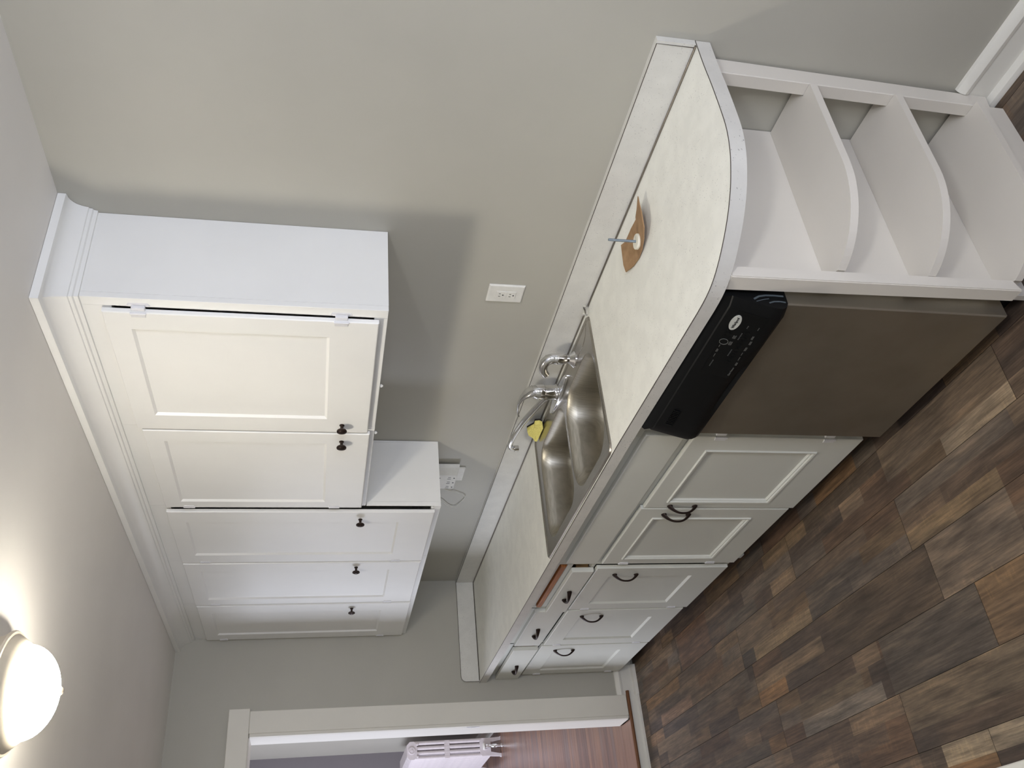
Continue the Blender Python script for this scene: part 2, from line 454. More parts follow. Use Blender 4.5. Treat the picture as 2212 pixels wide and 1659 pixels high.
# ---- doorway
door = struct_root('door_1', (0, -1.25, FZ))
mk('side_casing', MB().box(0, -.703, .076, .020, -.815, 2.137, .002).box(0, -.815, .080, .023, -.832, 2.134, .003), 'casing', door)
mk('side_casing', MB().box(0, DY1+.0, .076, .020, DY1-.13, 2.137, .002), 'casing', door)
mk('head_casing', MB().box(0, -.690, 2.137, .026, DY1-.145, 2.244, .003), 'casing', door)
mk('jamb', MB().box(-.172, DY0, .076, .0, DY0+.02, DZ, .001).box(-.172, DY1, .076, 0, DY1-.02, DZ).box(-.172, DY1, DZ, 0, DY0, DZ+.02), 'trim', door)
mk('strike_plate', MB().box(-.012, DY0-.002, .93, .006, DY0-.0005, 1.0, .0006).box(-.004, DY0-.003, .95, .002, DY0-.002, .975), 'hinge', door)
ns = MB(); ns.tube([(.026, -.683, .0675), (.026, -1.72, .0675)], [(.0095, .012)]*2, 16, side=(0, 0, 1))
mk('threshold', ns, 'nosing', door, smooth=True)
mk('sill_board', MB().box(-.17, DY1, .0, -.001, DY0, .066), 'strip', door)

# ---- next room
NX, NY0, NY1 = -4.98, -3.6, .02
st('wall_far', MB().box(NX-.1, NY0, 0, NX, NY1, H), 'far_wall_shaded')
st('wall_far_back', MB().box(NX, NY1, 0, -.16, NY1+.1, H), 'wall')
st('wall_far_front', MB().box(NX, NY0-.1, 0, -3.70, NY0, H).box(-1.2, NY0-.1, 0, -.16, NY0, H).box(-3.70, NY0-.1, 0, -1.2, NY0, .8).box(-3.70, NY0-.1, 2.3, -1.2, NY0, H), 'wall')
st('ceiling_far', MB().box(NX, NY0, H, -.16, NY1, H+.1), 'ceiling')
ff = st('floor_far', MB().box(NX, NY0, -.03, -.16, NY1, FZ-.006), 'dark')
x = -.172
while x > NX+.06:
    mb = MB().box(x-.0565, NY0, FZ-.006, x, NY1, FZ, .0008)
    mk('floor_board', mb, 'strip', ff)
    x -= .0572
profile_run('baseboard_far', BB, (NX+.0, NY1, FZ), (-.16, NY1, FZ), (0, -1, 0))
win2 = struct_root('window_2', (-2.45, NY0, .8))
fr = MB()
for a in (-3.70, -2.47, -1.24): fr.box(a, NY0-.06, .8, a+.04, NY0-.01, 2.3)
for z in (.8, 1.53, 2.26): fr.box(-3.70, NY0-.06, z, -1.2, NY0-.01, z+.04)
mk('window_frame', fr, 'trim', win2)

# ------------------------------------------------------------------ shared hardware meshes
def knob_mesh():
    mb = MB()
    mb.lathe([(.0085, 0), (.0085, .002), (.0055, .004), (.0050, .016), (.0065, .019), (.0150, .0205), (.0172, .0235), (.0168, .027), (.0130, .029), (.0120, .0285), (.0090, .031), (.0045, .0325), (.0, .033)], 28,
             Matrix.Rotation(PI/2, 4, 'X'))       # +z -> -y
    return mesh_of('knob', mb, 'bronze')
KNOB = knob_mesh()
def pull_mesh():
    mb = MB(); path = []; rad = []
    N = 18
    for i in range(N+1):
        u = -1+2*i/N
        zz = u*.050
        out = .003+.026*(1-abs(u)**2.4)
        path.append((0, -out, zz))
        e = abs(u)
        rad.append((.0050+.0062*e**2.2, .0036+.0030*e**4))
    mb.tube(path, rad, 12, side=(1, 0, 0))
    for s_ in (-1, 1):
        mb.lathe([(.0105, 0), (.0105, .003), (.008, .006), (0, .0062)], 14, Matrix.Translation((0, 0, s_*.0480)) @ Matrix.Rotation(PI/2, 4, 'X'))
    return mesh_of('pull', mb, 'bronze')
PULL = pull_mesh()
def hinge_mesh(sgn):                              # door lies on the side sgn (+x / -x) of the joint
    mb = MB()
    mb.prism([(-.034, 0)]+[], 0, 0) if False else None
    pts = [(-.031, .0), (-.026, .0085), (.026, .0085), (.031, .0), (.026, -.004), (-.026, -.004)]
    mb.loft([[(-sgn*(.010+b), y, a) for a, b in pts] for y in (0, -.0022)])
    mb.box(-sgn*.012, 0, -.018, sgn*.006, -.013, .018, .0015)
    mb.tube([(sgn*.004, -.0185, -.021), (sgn*.004, -.0185, .021)], .0042, 12)
    mb.box(sgn*.004, -.0185, -.019, sgn*.018, -.0212, .019, .0008)
    for a in (-.026, .026): mb.lathe([(.0026, 0), (.0022, .0012), (0, .0014)], 10, Matrix.Translation((-sgn*.013, -.0022, a)) @ Matrix.Rotation(PI/2, 4, 'X'))
    return mesh_of('hinge', mb, 'hinge')
HINGE = {1: hinge_mesh(1), -1: hinge_mesh(-1)}

# door leaf with its recessed panel; the front faces -y
def leaf(x0, x1, z0, z1, px0, px1, pz0, pz1, yback, yfront, bead=False, depth=.007):
    mb = MB(); e = .003
    R = lambda a, b, c, d, y: [(a, y, c), (b, y, c), (b, y, d), (a, y, d)]
    rings = [R(x0, x1, z0, z1, yback), R(x0, x1, z0, z1, yfront+.0030), R(x0+.001, x1-.001, z0+.001, z1-.001, yfront+.0012), R(x0+e, x1-e, z0+e, z1-e, yfront)]
    if bead:
        rings += [R(px0-.002, px1+.002, pz0-.002, pz1+.002, yfront), R(px0+.001, px1-.001, pz0+.001, pz1-.001, yfront-.005), R(px0+.007, px1-.007, pz0+.007, pz1-.007, yfront-.004),
                  R(px0+.010, px1-.010, pz0+.010, pz1-.010, yfront+.001), R(px0+.014, px1-.014, pz0+.014, pz1-.014, yfront), R(px0+.018, px1-.018, pz0+.018, pz1-.018, yfront+depth)]
    else:
        rings += [R(px0, px1, pz0, pz1, yfront), R(px0+.008, px1-.008, pz0+.008, pz1-.008, yfront+depth)]
    mb.loft(rings); return mb

# ------------------------------------------------------------------ upper cabinets
DU, YO = .309, -.328
CT = 2.453                                        # underside of the crown
def wall_cab(label, x0, x1, zb, doors, group):
    t = thing('wall_cabinet', label, 'cabinet', ((x0+x1)/2, -.155, zb), group)
    b = MB().box(x0, -.001, zb, x0+.018, -.291, H-.002).box(x1-.018, -.001, zb, x1, -.291, H-.002)
    b.box(x0+.018, -.001, zb+.006, x1-.018, -.291, zb+.024).box(x0+.018, -.001, zb+.024, x1-.018, -.012, H-.002)
    mk('body', b, 'cab', t)
    f = MB()
    doors = sorted(doors, key=lambda d: d['x'][0])
    xs = [x0]+[v for d in doors for v in (d['x'][0]+.012, d['x'][1]+(.003 if d['x'][1] > 2.5 else .0038))]+[x1]
    zt = 2.39
    for a, c in zip(xs[0::2], xs[1::2]):
        if c-a > .022: f.box(a, -.291, zb, c, -DU, H-.002, .0008)
        else: f.box(a, -.291, zb, c, -DU, zb+.03).box(a, -.291, 2.378, c, -DU, H-.002)
    for d in doors:
        a, c = d['x'][0]+.012, d['x'][1]+.003
        f.box(a, -.291, zb, c, -DU, d['z'][0]+.014, .0010).box(a, -.291, zt-.012, c, -DU, H-.002)
    mk('face_frame', f, 'cab', t)
    for d in doors:
        (a, c), (z0, z1), (p0, p1), (q0, q1) = d['x'], d['z'], d['px'], d['pz']
        o = mk('door', leaf(a, c, z0, z1, p0, p1, q0, q1, -DU-.0045, YO), 'cab', t)
        place(KNOB, 'knob', o, (d['k'][0], YO, d['k'][1]))
        hx = c if d['h'] < 0 else a
        for hz in d['hz']: place(HINGE[d['h']], 'hinge', o, (hx, -DU, hz))
    return t
A = dict(x=(2.262, 2.886), z=(1.653, 2.402), px=(2.350, 2.811), pz=(1.792, 2.336), k=(2.312, 1.742), h=-1, hz=(2.308, 1.760))
B = dict(x=(1.668, 2.252), z=(1.645, 2.390), px=(1.720, 2.182), pz=(1.790, 2.330), k=(2.200, 1.740), h=1, hz=(2.303, 1.754))
C = dict(x=(1.112, 1.626), z=(1.344, 2.394), px=(1.194, 1.530), pz=(1.485, 2.331), k=(1.559, 1.645), h=1, hz=(2.296, 1.466))
D = dict(x=(.575, 1.094), z=(1.347, 2.392), px=(.648, 1.008), pz=(1.485, 2.327), k=(1.040, 1.640), h=1, hz=(2.300, 1.464))
Eo = dict(x=(.032, .552), z=(1.344, 2.390), px=(.116, .452), pz=(1.487, 2.327), k=(.488, 1.639), h=1, hz=(2.300, 1.467))
UX = 2.924
ca = wall_cab('white two-door wall cabinet with shorter doors, hung above the sink', 1.649, UX, 1.628, [A, B], None)
for hx in (2.52, 2.22): mk('hook', MB().lathe([(.0025, 0), (.0065, .004), (.0035, .010), (0, .012)], 8, Matrix.Translation((hx, -.300, 1.628)) @ Matrix.Rotation(PI, 4, 'X')), 'cab', ca)
cb = wall_cab('taller white three-door wall cabinet reaching lower, set in the corner beside the doorway wall', .001, 1.647, 1.320, [C, D, Eo], None)
mk('edge_strip', MB().box(1.6472, -.004, 1.325, 1.650, -.011, 1.620), 'cab', cb)
mk('bottom_rail', MB().box(1.647, -.290, 1.320, 1.6495, -.309, 1.625, .0005), 'cab', cb)
# crown moulding: mitred along the front, returned to the wall at the right end
CP = [(0, CT), (.008, CT), (.010, 2.463), (.015, 2.466), (.016, 2.474), (.020, 2.476), (.021, 2.482), (.024, 2.492), (.030, 2.505), (.036, 2.512), (.045, 2.519), (.054, 2.5225), (.061, 2.523), (.068, 2.525), (.068, H-.001), (0, H-.001)]
mb = MB()
mb.loft([[(0.001, -DU-o, z) for o, z in CP], [(UX+o, -DU-o, z) for o, z in CP], [(UX+o, -.001, z) for o, z in CP]])
crown = st('trim_1', mb, 'cab', smooth=True, angle=25)

# ------------------------------------------------------------------ base cabinets
YF0, YD = -.557, -.576                            # face frame front, door front
def bottom(x): return .100-(.100-.062)*x/2.72
def base_body(t, x0, x1):
    b = MB().box(x0, -.03, .02, x0+.018, -.537, .872).box(x1-.018, -.03, .02, x1, -.537, .872).box(x0+.018, -.03, .11, x1-.018, -.537, .128)
    b.box(x0+.018, -.03, .128, x1-.018, -.042, .872)
    mk('body', b, 'base', t)
    mk('toe_kick', MB().box(x0, -.470, 0, x1, -.485, .11), 'kick', t)
def fbox(mb, x0, x1, z0, z1): mb.box(x0, -.537, z0, x1, YF0, z1, .001)
# sink base: false front over two doors with applied mouldings
sx0, sx1 = 1.634, 2.724
sb = thing('base_cabinet', 'white sink base cabinet with two moulded doors under a long plain false drawer front', 'cabinet', (2.18, -.28, 0))
base_body(sb, sx0, sx1)
f = MB(); fbox(f, sx0, 1.69, .09, .872); fbox(f, 2.665, sx1, .09, .872); fbox(f, 2.14, 2.22, .09, .64)
f.hexa([(sx0, -.537, bottom(sx0)), (sx1, -.537, bottom(sx1)), (sx1, YF0, bottom(sx1)), (sx0, YF0, bottom(sx0)), (sx0, -.537, .13), (sx1, -.537, .13), (sx1, YF0, .13), (sx0, YF0, .13)])
f.box(1.69, -.549, .64, 2.665, YF0, .872)
mk('face_frame', f, 'base', sb)
fp = MB(); fp.rects(1.668, 2.702, .690, .822, [(0, YF0-.0005), (0, YD+.003), (.001, YD+.0012), (.003, YD)])
mk('false_front', fp, 'base', sb)
for (a, c, z0, z1, p, k, h, hz) in ((2.190, 2.702, .066, .660, (2.238, 2.618, .192, .588), (2.208, .518), -1, (.568, .187)), (1.660, 2.182, .080, .668, (1.714, 2.105, .201, .598), (2.137, .516), 1, (.578, .194))):
    o = mk('door', leaf(a, c, z0, z1, p[0], p[1], p[2], p[3], YF0-.003, YD, bead=True), 'base', sb)
    place(PULL, 'pull', o, (k[0], YD, k[1]))
    for z in hz: place(HINGE[h], 'hinge', o, (c if h < 0 else a, YF0, z))
# drawer base: three doors, three drawers, pull-out board
dx0, dx1 = .002, 1.633
db = thing('base_cabinet', 'white base cabinet with three doors below three small drawers, by the doorway wall', 'cabinet', (.8, -.28, 0))
base_body(db, dx0, dx1)
mk('drawer_cavity', MB().box(.03, -.10, .66, 1.61, -.11, .87).box(.03, -.1, .66, 1.61, -.53, .665), 'dark', db)
f = MB()
for a, c in ((dx0, .03), (.556, .586), (1.088, 1.120), (1.615, dx1)): fbox(f, a, c, .105, .872)
f.hexa([(dx0, -.537, bottom(dx0)), (dx1, -.537, bottom(dx1)), (dx1, YF0, bottom(dx1)), (dx0, YF0, bottom(dx0)), (dx0, -.537, .14), (dx1, -.537, .14), (dx1, YF0, .14), (dx0, YF0, .14)])
for a, c in ((.03, .569), (.586, 1.097)): fbox(f, a, c, .6745 if a > .3 else .6800, .700); fbox(f, a, c, .815, .872)
fbox(f, 1.120, 1.615, .677, .690); fbox(f, 1.120, 1.615, .832, .872); fbox(f, 1.120, 1.615, .774, .798)
mk('face_frame', f, 'base', db)
for (a, c, z0, z1, p, k, hz) in ((1.112, 1.612, .088, .674, (1.184, 1.520, .218, .597), (1.544, .530), (.598, .171)),
                                 (.578, 1.094, .100, .672, (.660, .985, .222, .590), (1.018, .536), (.605, .174)),
                                 (.046, .566, .102, .678, (.120, .462, .222, .594), (.487, .541), (.595, .175))):
    o = mk('door', leaf(a, c, z0, z1, p[0], p[1], p[2], p[3], YF0-.003, YD, depth=.008), 'base', db)
    place(PULL, 'pull', o, (k[0], YD, k[1]))
    for z in hz: place(HINGE[1], 'hinge', o, (a, YF0, z))
def drawer(x0, x1, z0, z1, out, kx, kz):
    y = YD-out
    mb = MB(); mb.rects(x0, x1, z0, z1, [(0, y+.020), (0, y+.003), (.001, y+.0012), (.003, y)])
    o = mk('drawer', mb, 'base', db)
    bx = MB().box(x0+.028, y+.0203, z0+.012, x0+.040, y+.40, z1-.03).box(x1-.040, y+.0203, z0+.012, x1-.028, y+.40, z1-.03).box(x0+.040, y+.0203, z0+.012, x1-.040, y+.40, z0+.020)
    mk('drawer_box', bx, 'raw_wood', o)
    place(PULL, 'pull', o, (kx, y, kz), (0, PI/2, 0))
drawer(1.090, 1.588, .682, .777, .004, 1.310, .731)
drawer(.577, 1.086, .692, .826, .000, .790, .758)
drawer(.010, .546, .694, .823, .012, .217, .752)
mb = MB(); mb.loft([[(1.123, y, z) for y, z in ((-.30, .800), (-.558, .800), (-.566, .808), (-.564, .826), (-.30, .829))], [(1.605, y, z) for y, z in ((-.30, .800), (-.558, .800), (-.566, .808), (-.564, .826), (-.30, .829))]])
mk('cutting_board', mb, 'board', db)
db.children[-1]['label'] = 'brown wooden pull-out cutting board'

# ------------------------------------------------------------------ dishwasher
dw = thing('dishwasher', 'dark stainless dishwasher with black control panel under the counter', 'dishwasher', (3.11, -.3, 0))
mk('tub', MB().box(2.80, -.05, .10, 3.405, -.565, .866), 'dark', dw)
mb = MB(); mb.loft([[(2.797+i, y, .078+i), (3.418-i, y, .078+i), (3.418-i, y, .703), (2.797+i, y, .703)] for i, y in ((0, -.566), (0, -.617), (.003, -.621))])
mk('door', mb, 'dw', dw)
mk('toe_kick', MB().box(2.74, -.52, 0.0, 3.414, -.535, .10), 'black', dw)
PP = [(-.566, .869), (-.600, .869), (-.607, .862), (-.614, .8445), (-.6175, .842), (-.645, .750), (-.649, .733), (-.648, .718), (-.641, .707), (-.630, .702), (-.566, .702)]
px0, px1 = 2.792, 3.421
mb = MB()
n = 24
rings = []
for i in range(n+1):
    u = i/n; xx = px0+(px1-px0)*u
    e = max(0, 1-min(u, 1-u)/.018)
    g = max(0, 1-((u-.44)/.30)**2)                # the grip: a pocket scooped out of the lower edge
    rings.append([(xx, y+(.010*e*e if y < -.61 else 0)+(.014*g if .715 < z < .725 else 0)+(.006*g if .725 <= z < .74 else 0), z) for y, z in PP])
mb.loft(rings)
mk('control_panel', mb, 'black', dw, smooth=True, angle=25)
def yp(z): return -.6175-(.842-z)*(.0275/.092)
TILT = math.atan(.0275/.092)
def on_panel(mb_fn, name, mat, x, z, lift=.0006):
    mb = mb_fn()
    mb.xform(Matrix.Translation((x, yp(z)-lift, z)) @ Matrix.Rotation(PI/2-TILT, 4, 'X'))
    return mk(name, mb, mat, dw)
def disc(rx, ry, t=.0012, n=28):
    def f_():
        b = MB(); b.prism([(rx*math.cos(2*PI*i/n), ry*math.sin(2*PI*i/n)) for i in range(n)], 0, t); return b
    return f_
def ringm(r0, r1, t=.0012, n=28):
    def f_():
        b = MB(); b.prism([(r1*math.cos(2*PI*i/n), r1*math.sin(2*PI*i/n)) for i in range(n)], 0, t, [[(r0*math.cos(2*PI*i/n), r0*math.sin(2*PI*i/n)) for i in range(n)]]); return b
    return f_
def bars(items, t=.0008):
    def f_():
        b = MB()
        for (x0, y0, x1, y1) in items: b.box(x0, y0, 0, x1, y1, t)
        return b
    return f_
def text_mb(body, size, t=.0006):
    cu = bpy.data.curves.new('txt', 'FONT'); cu.body = body; cu.size = size; cu.extrude = t; cu.align_x = 'CENTER'; cu.align_y = 'CENTER'; cu.resolution_u = 3
    o = bpy.data.objects.new('txt', cu); col.objects.link(o)
    dg = bpy.context.evaluated_depsgraph_get(); me = bpy.data.meshes.new_from_object(o.evaluated_get(dg))
    b = MB(); b.bm.from_mesh(me)
    bpy.data.objects.remove(o); bpy.data.curves.remove(cu); bpy.data.meshes.remove(me); return b
on_panel(bars([(-.135, -.046, .125, .030)], .0005), 'print_area', 'black2', 3.265, .790, .0001)
bd = on_panel(disc(.0285, .0125, .002), 'badge', 'badge', 3.347, .811)
bd['label'] = 'silver oval badge'
tb = text_mb('Whirlpool', .0098); tb.xform(Matrix.Translation((3.347, yp(.811)-.0030, .811)) @ Matrix.Rotation(PI/2-TILT, 4, 'X'))
mk('badge_lettering', tb, 'ink', bd)
for (x, z, r) in ((3.268, .809, .0115), (3.297, .809, .0095)): on_panel(ringm(r*.88, r), 'button', 'grey_print' if r > .01 else 'black', x, z)
for x in (3.318, 3.296, 3.268, 3.248, 3.226, 3.206): on_panel(ringm(.0062, .0074), 'button', 'black', x, .770)
tx = lambda w, h, n_: [(-w/2*random.uniform(.6, 1), -h/2+i*h/n_, w/2*random.uniform(.6, 1), -h/2+(i+.5)*h/n_) for i in range(n_)]
for (x, z, w_, n_) in ((3.294, .793, .017, 3), (3.268, .793, .017, 3), (3.309, .753, .016, 2), (3.289, .750, .017, 2), (3.262, .751, .016, 2), (3.240, .752, .013, 1), (3.219, .751, .017, 1), (3.198, .749, .016, 2),
                       (3.248, .813, .010, 1), (3.229, .812, .013, 2), (3.209, .811, .015, 1), (3.345, .753, .012, 1)):
    on_panel(bars(tx(w_, .0016*(2*n_-1)+.0008, n_)), 'button_print', 'grey_print', x, z)
for (x, z, k) in ((3.302, .781, 7), (3.233, .780, 7), (3.175, .806, 7), (3.342, .778, 3)):
    on_panel(bars([((i-(k-1)/2)*.0042-.0005, -.0012, (i-(k-1)/2)*.0042+.0008, .0012) for i in range(k)]), 'indicator_marks', 'grey_print', x, z)
tb = text_mb('Quiet Partner', .0066); tb.xform(Matrix.Translation((3.162, yp(.749)-.0006, .749)) @ Matrix.Rotation(PI/2-TILT, 4, 'X'))
mk('panel_lettering', tb, 'grey_print', dw)
on_panel(bars([(i*.008-.036, -.009, i*.008-.032, .009) for i in range(10)], .003), 'vent_grille', 'black2', 2.893, .812)
on_panel(bars([(-.040, -.0128, .040, -.0115)], .002), 'vent_rim', 'black', 2.893, .812)
# dried white paint smeared on the right end of the panel and door
def smear(pts, w_):
    mb = MB(); P = [Vector(p) for p in pts]
    for a, b in zip(P, P[1:]):
        d = (b-a).normalized(); s_ = Vector((0, -d.z, d.y))*w_/2
        mb.hexa([a-s_, b-s_, b+s_, a+s_, a-s_+Vector((.0006, 0, 0)), b-s_+Vector((.0006, 0, 0)), b+s_+Vector((.0006, 0, 0)), a+s_+Vector((.0006, 0, 0))])
    return mb
M['smear'] = plain('dry_paint_smear', lin(74, 82, 86), .7)
X = px1+.0002
mk('paint_smear', smear([(X, -.612, .790), (X, -.603, .775), (X, -.599, .757), (X, -.598, .735), (X, -.599, .709)], .005), 'smear', dw)
mk('paint_smear', smear([(X, -.622, .752), (X, -.617, .738), (X, -.616, .722), (X, -.618, .708)], .004), 'smear', dw)
mk('paint_smear', smear([(X, -.619, .785), (X, -.612, .765), (X, -.609, .750)], .002), 'smear', dw)

# ------------------------------------------------------------------ open end shelf unit
sh = thing('shelf_unit', 'white open end unit with three round-fronted shelves between the dishwasher and the wall', 'shelf', (3.54, -.28, 0))
mk('side_panel', MB().box(3.418, -.002, .0, 3.437, -.563, .872, .001), 'shelf', sh)
mb = MB(); mb.hexa([(3.451, -.566, .098), (3.497, -.566, .098), (3.497, -.600, .082), (3.454, -.600, .082), (3.433, -.566, .872), (3.484, -.566, .872), (3.484, -.600, .872), (3.434, -.600, .872)])
bmesh.ops.bevel(mb.bm, geom=list(mb.bm.edges), offset=.0025, segments=2, affect='EDGES')
mk('front_post', mb, 'shelf', sh)
mb = MB(); mb.hexa([(3.596, -.0135, .036), (3.634, -.0135, .030), (3.634, -.060, .036), (3.596, -.060, .040), (3.612, -.0045, .872), (3.650, -.0045, .872), (3.650, -.060, .872), (3.612, -.060, .872)])
bmesh.ops.bevel(mb.bm, geom=list(mb.bm.edges), offset=.002, segments=1, affect='EDGES')
mk('back_post', mb, 'shelf', sh)
def shelf_plan(ex, dy=0):
    p = [(3.4375, -.009), (3.604, -.009), (3.604, -.0615), (ex, -.0615), (ex, -.30)]
    p += arc(ex-.195, -.345, .195, .228, 0, -PI/2*.86, 14)
    p += [(3.4885, -.5652), (3.4375, -.5625)]
    return p
for z, ex in ((.590, 3.646), (.340, 3.646), (.092, 3.650)):
    mb = MB(); mb.prism(shelf_plan(ex)[::-1], z-.021, z)
    mk('shelf', mb, 'shelf', sh)
mb = MB(); mb.prism([(3.4375, -.003), (3.560, -.003), (3.572, -.040), (3.594, -.065), (3.637, -.0625), (3.640, -.30)]+arc(3.43, -.335, .21, .165, 0, -PI/2*.8, 10)+[(3.4375, -.47)], 0, .0705)
mk('plinth', mb, 'shelf', sh)

# ------------------------------------------------------------------ countertop
ZC = .914
ct = thing('countertop', 'long speckled off-white laminate countertop with rounded right end', 'countertop', (1.85, -.3, .873))
outer = [(.001, -.002), (.001, -.600), (3.36, -.612)]
edge_path = [(3.36, -.614), (3.42, -.612), (3.47, -.602), (3.52, -.580), (3.566, -.551), (3.605, -.520), (3.640, -.482), (3.666, -.442), (3.686, -.398), (3.698, -.345), (3.700, -.285), (3.697, -.18), (3.692, -.10), (3.690, -.002)]
def smooth_path(P, k=3):                           # Catmull-Rom
    out = []
    for i in range(len(P)-1):
        p0, p1, p2, p3 = P[max(i-1, 0)], P[i], P[i+1], P[min(i+2, len(P)-1)]
        for j in range(k):
            t = j/k
            out.append(tuple(.5*((2*b)+(-a+c)*t+(2*a-5*b+4*c-d)*t*t+(-a+3*b-3*c+d)*t**3) for a, b, c, d in zip(p0, p1, p2, p3)))
    return out+[P[-1]]
curve = smooth_path(edge_path)
outline = [(.001, -.002), (.001, -.600), (2.7, -.602)]+curve
SX0, SX1, SY0, SY1 = 1.752, 2.640, -.597, -.050
hole = rrect(SX0+.02, SX1-.02, SY0+.024, SY1-.014, .03, 4)
mb = MB(); mb.prism(outline, ZC-.041, ZC, [hole])
bmesh.ops.recalc_face_normals(mb.bm, faces=mb.bm.faces)
o = mk('worktop', mb, 'counter', ct)
o.data.materials.append(M['edge'])
for p in o.data.polygons:
    if abs(p.normal.z) < .5: p.material_index = 1
# brown seam where the top sheet meets the edge band
front = [(.001, -.600), (2.7, -.602)]+curve
mb = MB()
mb.tube([(x, y, ZC-.0008) for x, y in front], [(.0011, .0011)]*len(front), 6, side=(0, 0, 1))
mk('seam', mb, 'seam', ct)
# backsplash and side splash
HB = 1.018
mb = MB().box(.0005, -.0005, ZC, 3.690, -.020, HB)
o = mk('backsplash', mb, 'splash', ct)
mb = MB().tube([(.02, -.0203, HB-.001), (3.682, -.0203, HB-.001), (3.682, -.0203, ZC+.004)], .0011, 6, side=(0, 1, 0))
mk('seam', mb, 'seam', ct)
pts = [(-.0205, ZC), (-.596, ZC), (-.596, HB-.03)]+[(a, b) for a, b in arc(-.566, HB-.03, -.03, .03, 0, PI/2, 8)]+[(-.0205, HB)]
mb = MB(); mb.loft([[(.0005, a, b) for a, b in pts], [.0205 and (.0205, a, b) for a, b in pts]])
mk('side_splash', mb, 'splash', ct)
mb = MB().tube([(.0205, a, b) for a, b in pts[1:]], .0011, 6, side=(1, 0, 0))
mk('seam', mb, 'seam', ct)
mb = MB()
mb.box(.021, -.0202, ZC, 3.690, -.027, ZC+.0045, .0012)
mk('metal_strip', mb, 'alu', ct)
mk('metal_strip', MB().box(.0207, -.027, ZC, .0255, -.592, ZC+.004, .001), 'seam', ct)

# ------------------------------------------------------------------ sink, taps
sk = thing('sink', 'stainless steel double-bowl drop-in sink set in the counter', 'sink', (2.2, -.32, ZC))
def bowl_rect(x0, x1, y0, y1, r): return rrect(x0, x1, y0, y1, r, 8)
BL = (1.812, 2.212, -.550, -.136); BR = (2.232, 2.616, -.552, -.152)
def rim_z(p): return ZC+.004
outer_r = rrect(SX0+.012, SX1-.012, SY0+.012, SY1-.012, .022, 6)
mb = MB()
mb.prism(outer_r, ZC+.0015, ZC+.0028, [bowl_rect(*BL, .080), bowl_rect(*BR, .105)])
mk('rim', mb, 'steel', sk)
mb = MB()                                          # rolled outer lip
o1, o2, o3 = rrect(SX0, SX1, SY0, SY1, .028, 6), rrect(SX0+.006, SX1-.006, SY0+.006, SY1-.006, .026, 6), rrect(SX0+.013, SX1-.013, SY0+.013, SY1-.013, .022, 6)
mb.loft([[(x, y, ZC+.0003) for x, y in o1], [(x, y, ZC+.0062) for x, y in rrect(SX0+.003, SX1-.003, SY0+.003, SY1-.003, .027, 6)], [(x, y, ZC+.0070) for x, y in o2], [(x, y, ZC+.0026) for x, y in o3]], cap0=False, cap1=False)
mk('lip', mb, 'steel', sk, smooth=True, angle=60)
mb = MB()                                          # pressed ridge around the ledge
mb.tube([(x, y, ZC+.0026) for x, y in [(2.60, -.066), (2.57, -.10), (2.53, -.115), (2.49, -.108), (2.46, -.118)]], .0012, 6)
mk('ledge_ridge', mb, 'steel', sk)
for (x0, x1, y0, y1), r in ((BL, .080), (BR, .105)):
    mb = MB(); rings = []
    dep = .165
    for (ins, z, rr) in ((-.0006, .0029, r), (.001, .001, r), (.006, -.006, r), (.014, -.036, r), (.016, -.10, r), (.022, -.135, r*.98), (.034, -.155, r*.9), (.055, -.163, r*.8), (.10, -dep, r*.6)):
        q = rrect(x0+ins, x1-ins, y0+ins, y1-ins, max(rr-ins*.3, .02), 8)
        rings.append([(a, b, ZC+z) for a, b in q])
    mb.loft(rings, cap0=False)
    o = mk('bowl', mb, 'bowl', sk, smooth=True, angle=70)
    cx, cy = (x0+x1)/2, (y0+y1)/2
    dm = MB(); dm.lathe([(.044, 0), (.044, .002), (.036, .003), (.030, -.002), (.012, -.003), (0, -.003)], 28, Matrix.Translation((cx, cy, ZC-dep+.0005)))
    mk('drain', dm, 'chrome', o, smooth=True)
ZL = ZC+.0028
fa = thing('faucet', 'chrome single-lever kitchen faucet with long thin spout on the sink ledge', 'faucet', (2.183, -.088, ZL))
mb = MB()
pl = lambda sx, sy, z: [(2.188+sx*math.cos(a), -.096+sy*math.sin(a), z) for a in [2*PI*i/36 for i in range(36)]]
mb.loft([pl(.136, .028, ZL+.0003), pl(.136, .028, ZL+.004), pl(.130, .025, ZL+.009), pl(.10, .020, ZL+.0105)])
mk('base_plate', mb, 'chrome', fa, smooth=True)
T = Matrix.Translation((2.183, -.082, ZL))
mb = MB(); mb.lathe([(.034, .010), (.034, .013), (.031, .016), (.030, .020), (.030, .058), (.0306, .060)], 32, T)
mk('body', mb, 'chrome', fa, smooth=True)
mb = MB(); mb.lathe([(.0300, .0605), (.0302, .062), (.0296, .084), (.0275, .094), (.023, .106), (.016, .114), (.008, .118), (0, .119)], 32, T)
mb.tube([(2.190, -.082, ZL+.100), (2.182, -.084, ZL+.115), (2.170, -.088, ZL+.130), (2.150, -.092, ZL+.142), (2.120, -.098, ZL+.149), (2.085, -.103, ZL+.147), (2.050, -.106, ZL+.137), (2.044, -.106, ZL+.133)],
        [(.026, .018), (.025, .015), (.020, .010), (.015, .007), (.011, .005), (.009, .0042), (.0075, .0038), (.006, .003)], 16, side=(0, 1, 0))
mk('lever', mb, 'chrome', fa, smooth=True)
mb = MB()
sp = [(2.155, -.083, ZL+.036), (2.120, -.084, ZL+.052), (2.05, -.087, ZL+.076), (1.97, -.091, ZL+.100), (1.89, -.094, ZL+.114), (1.83, -.097, ZL+.121), (1.800, -.098, ZL+.121), (1.782, -.099, ZL+.116), (1.772, -.099, ZL+.106), (1.769, -.0995, ZL+.096)]
mb.tube(smooth_path(sp, 4), .0118, 16)
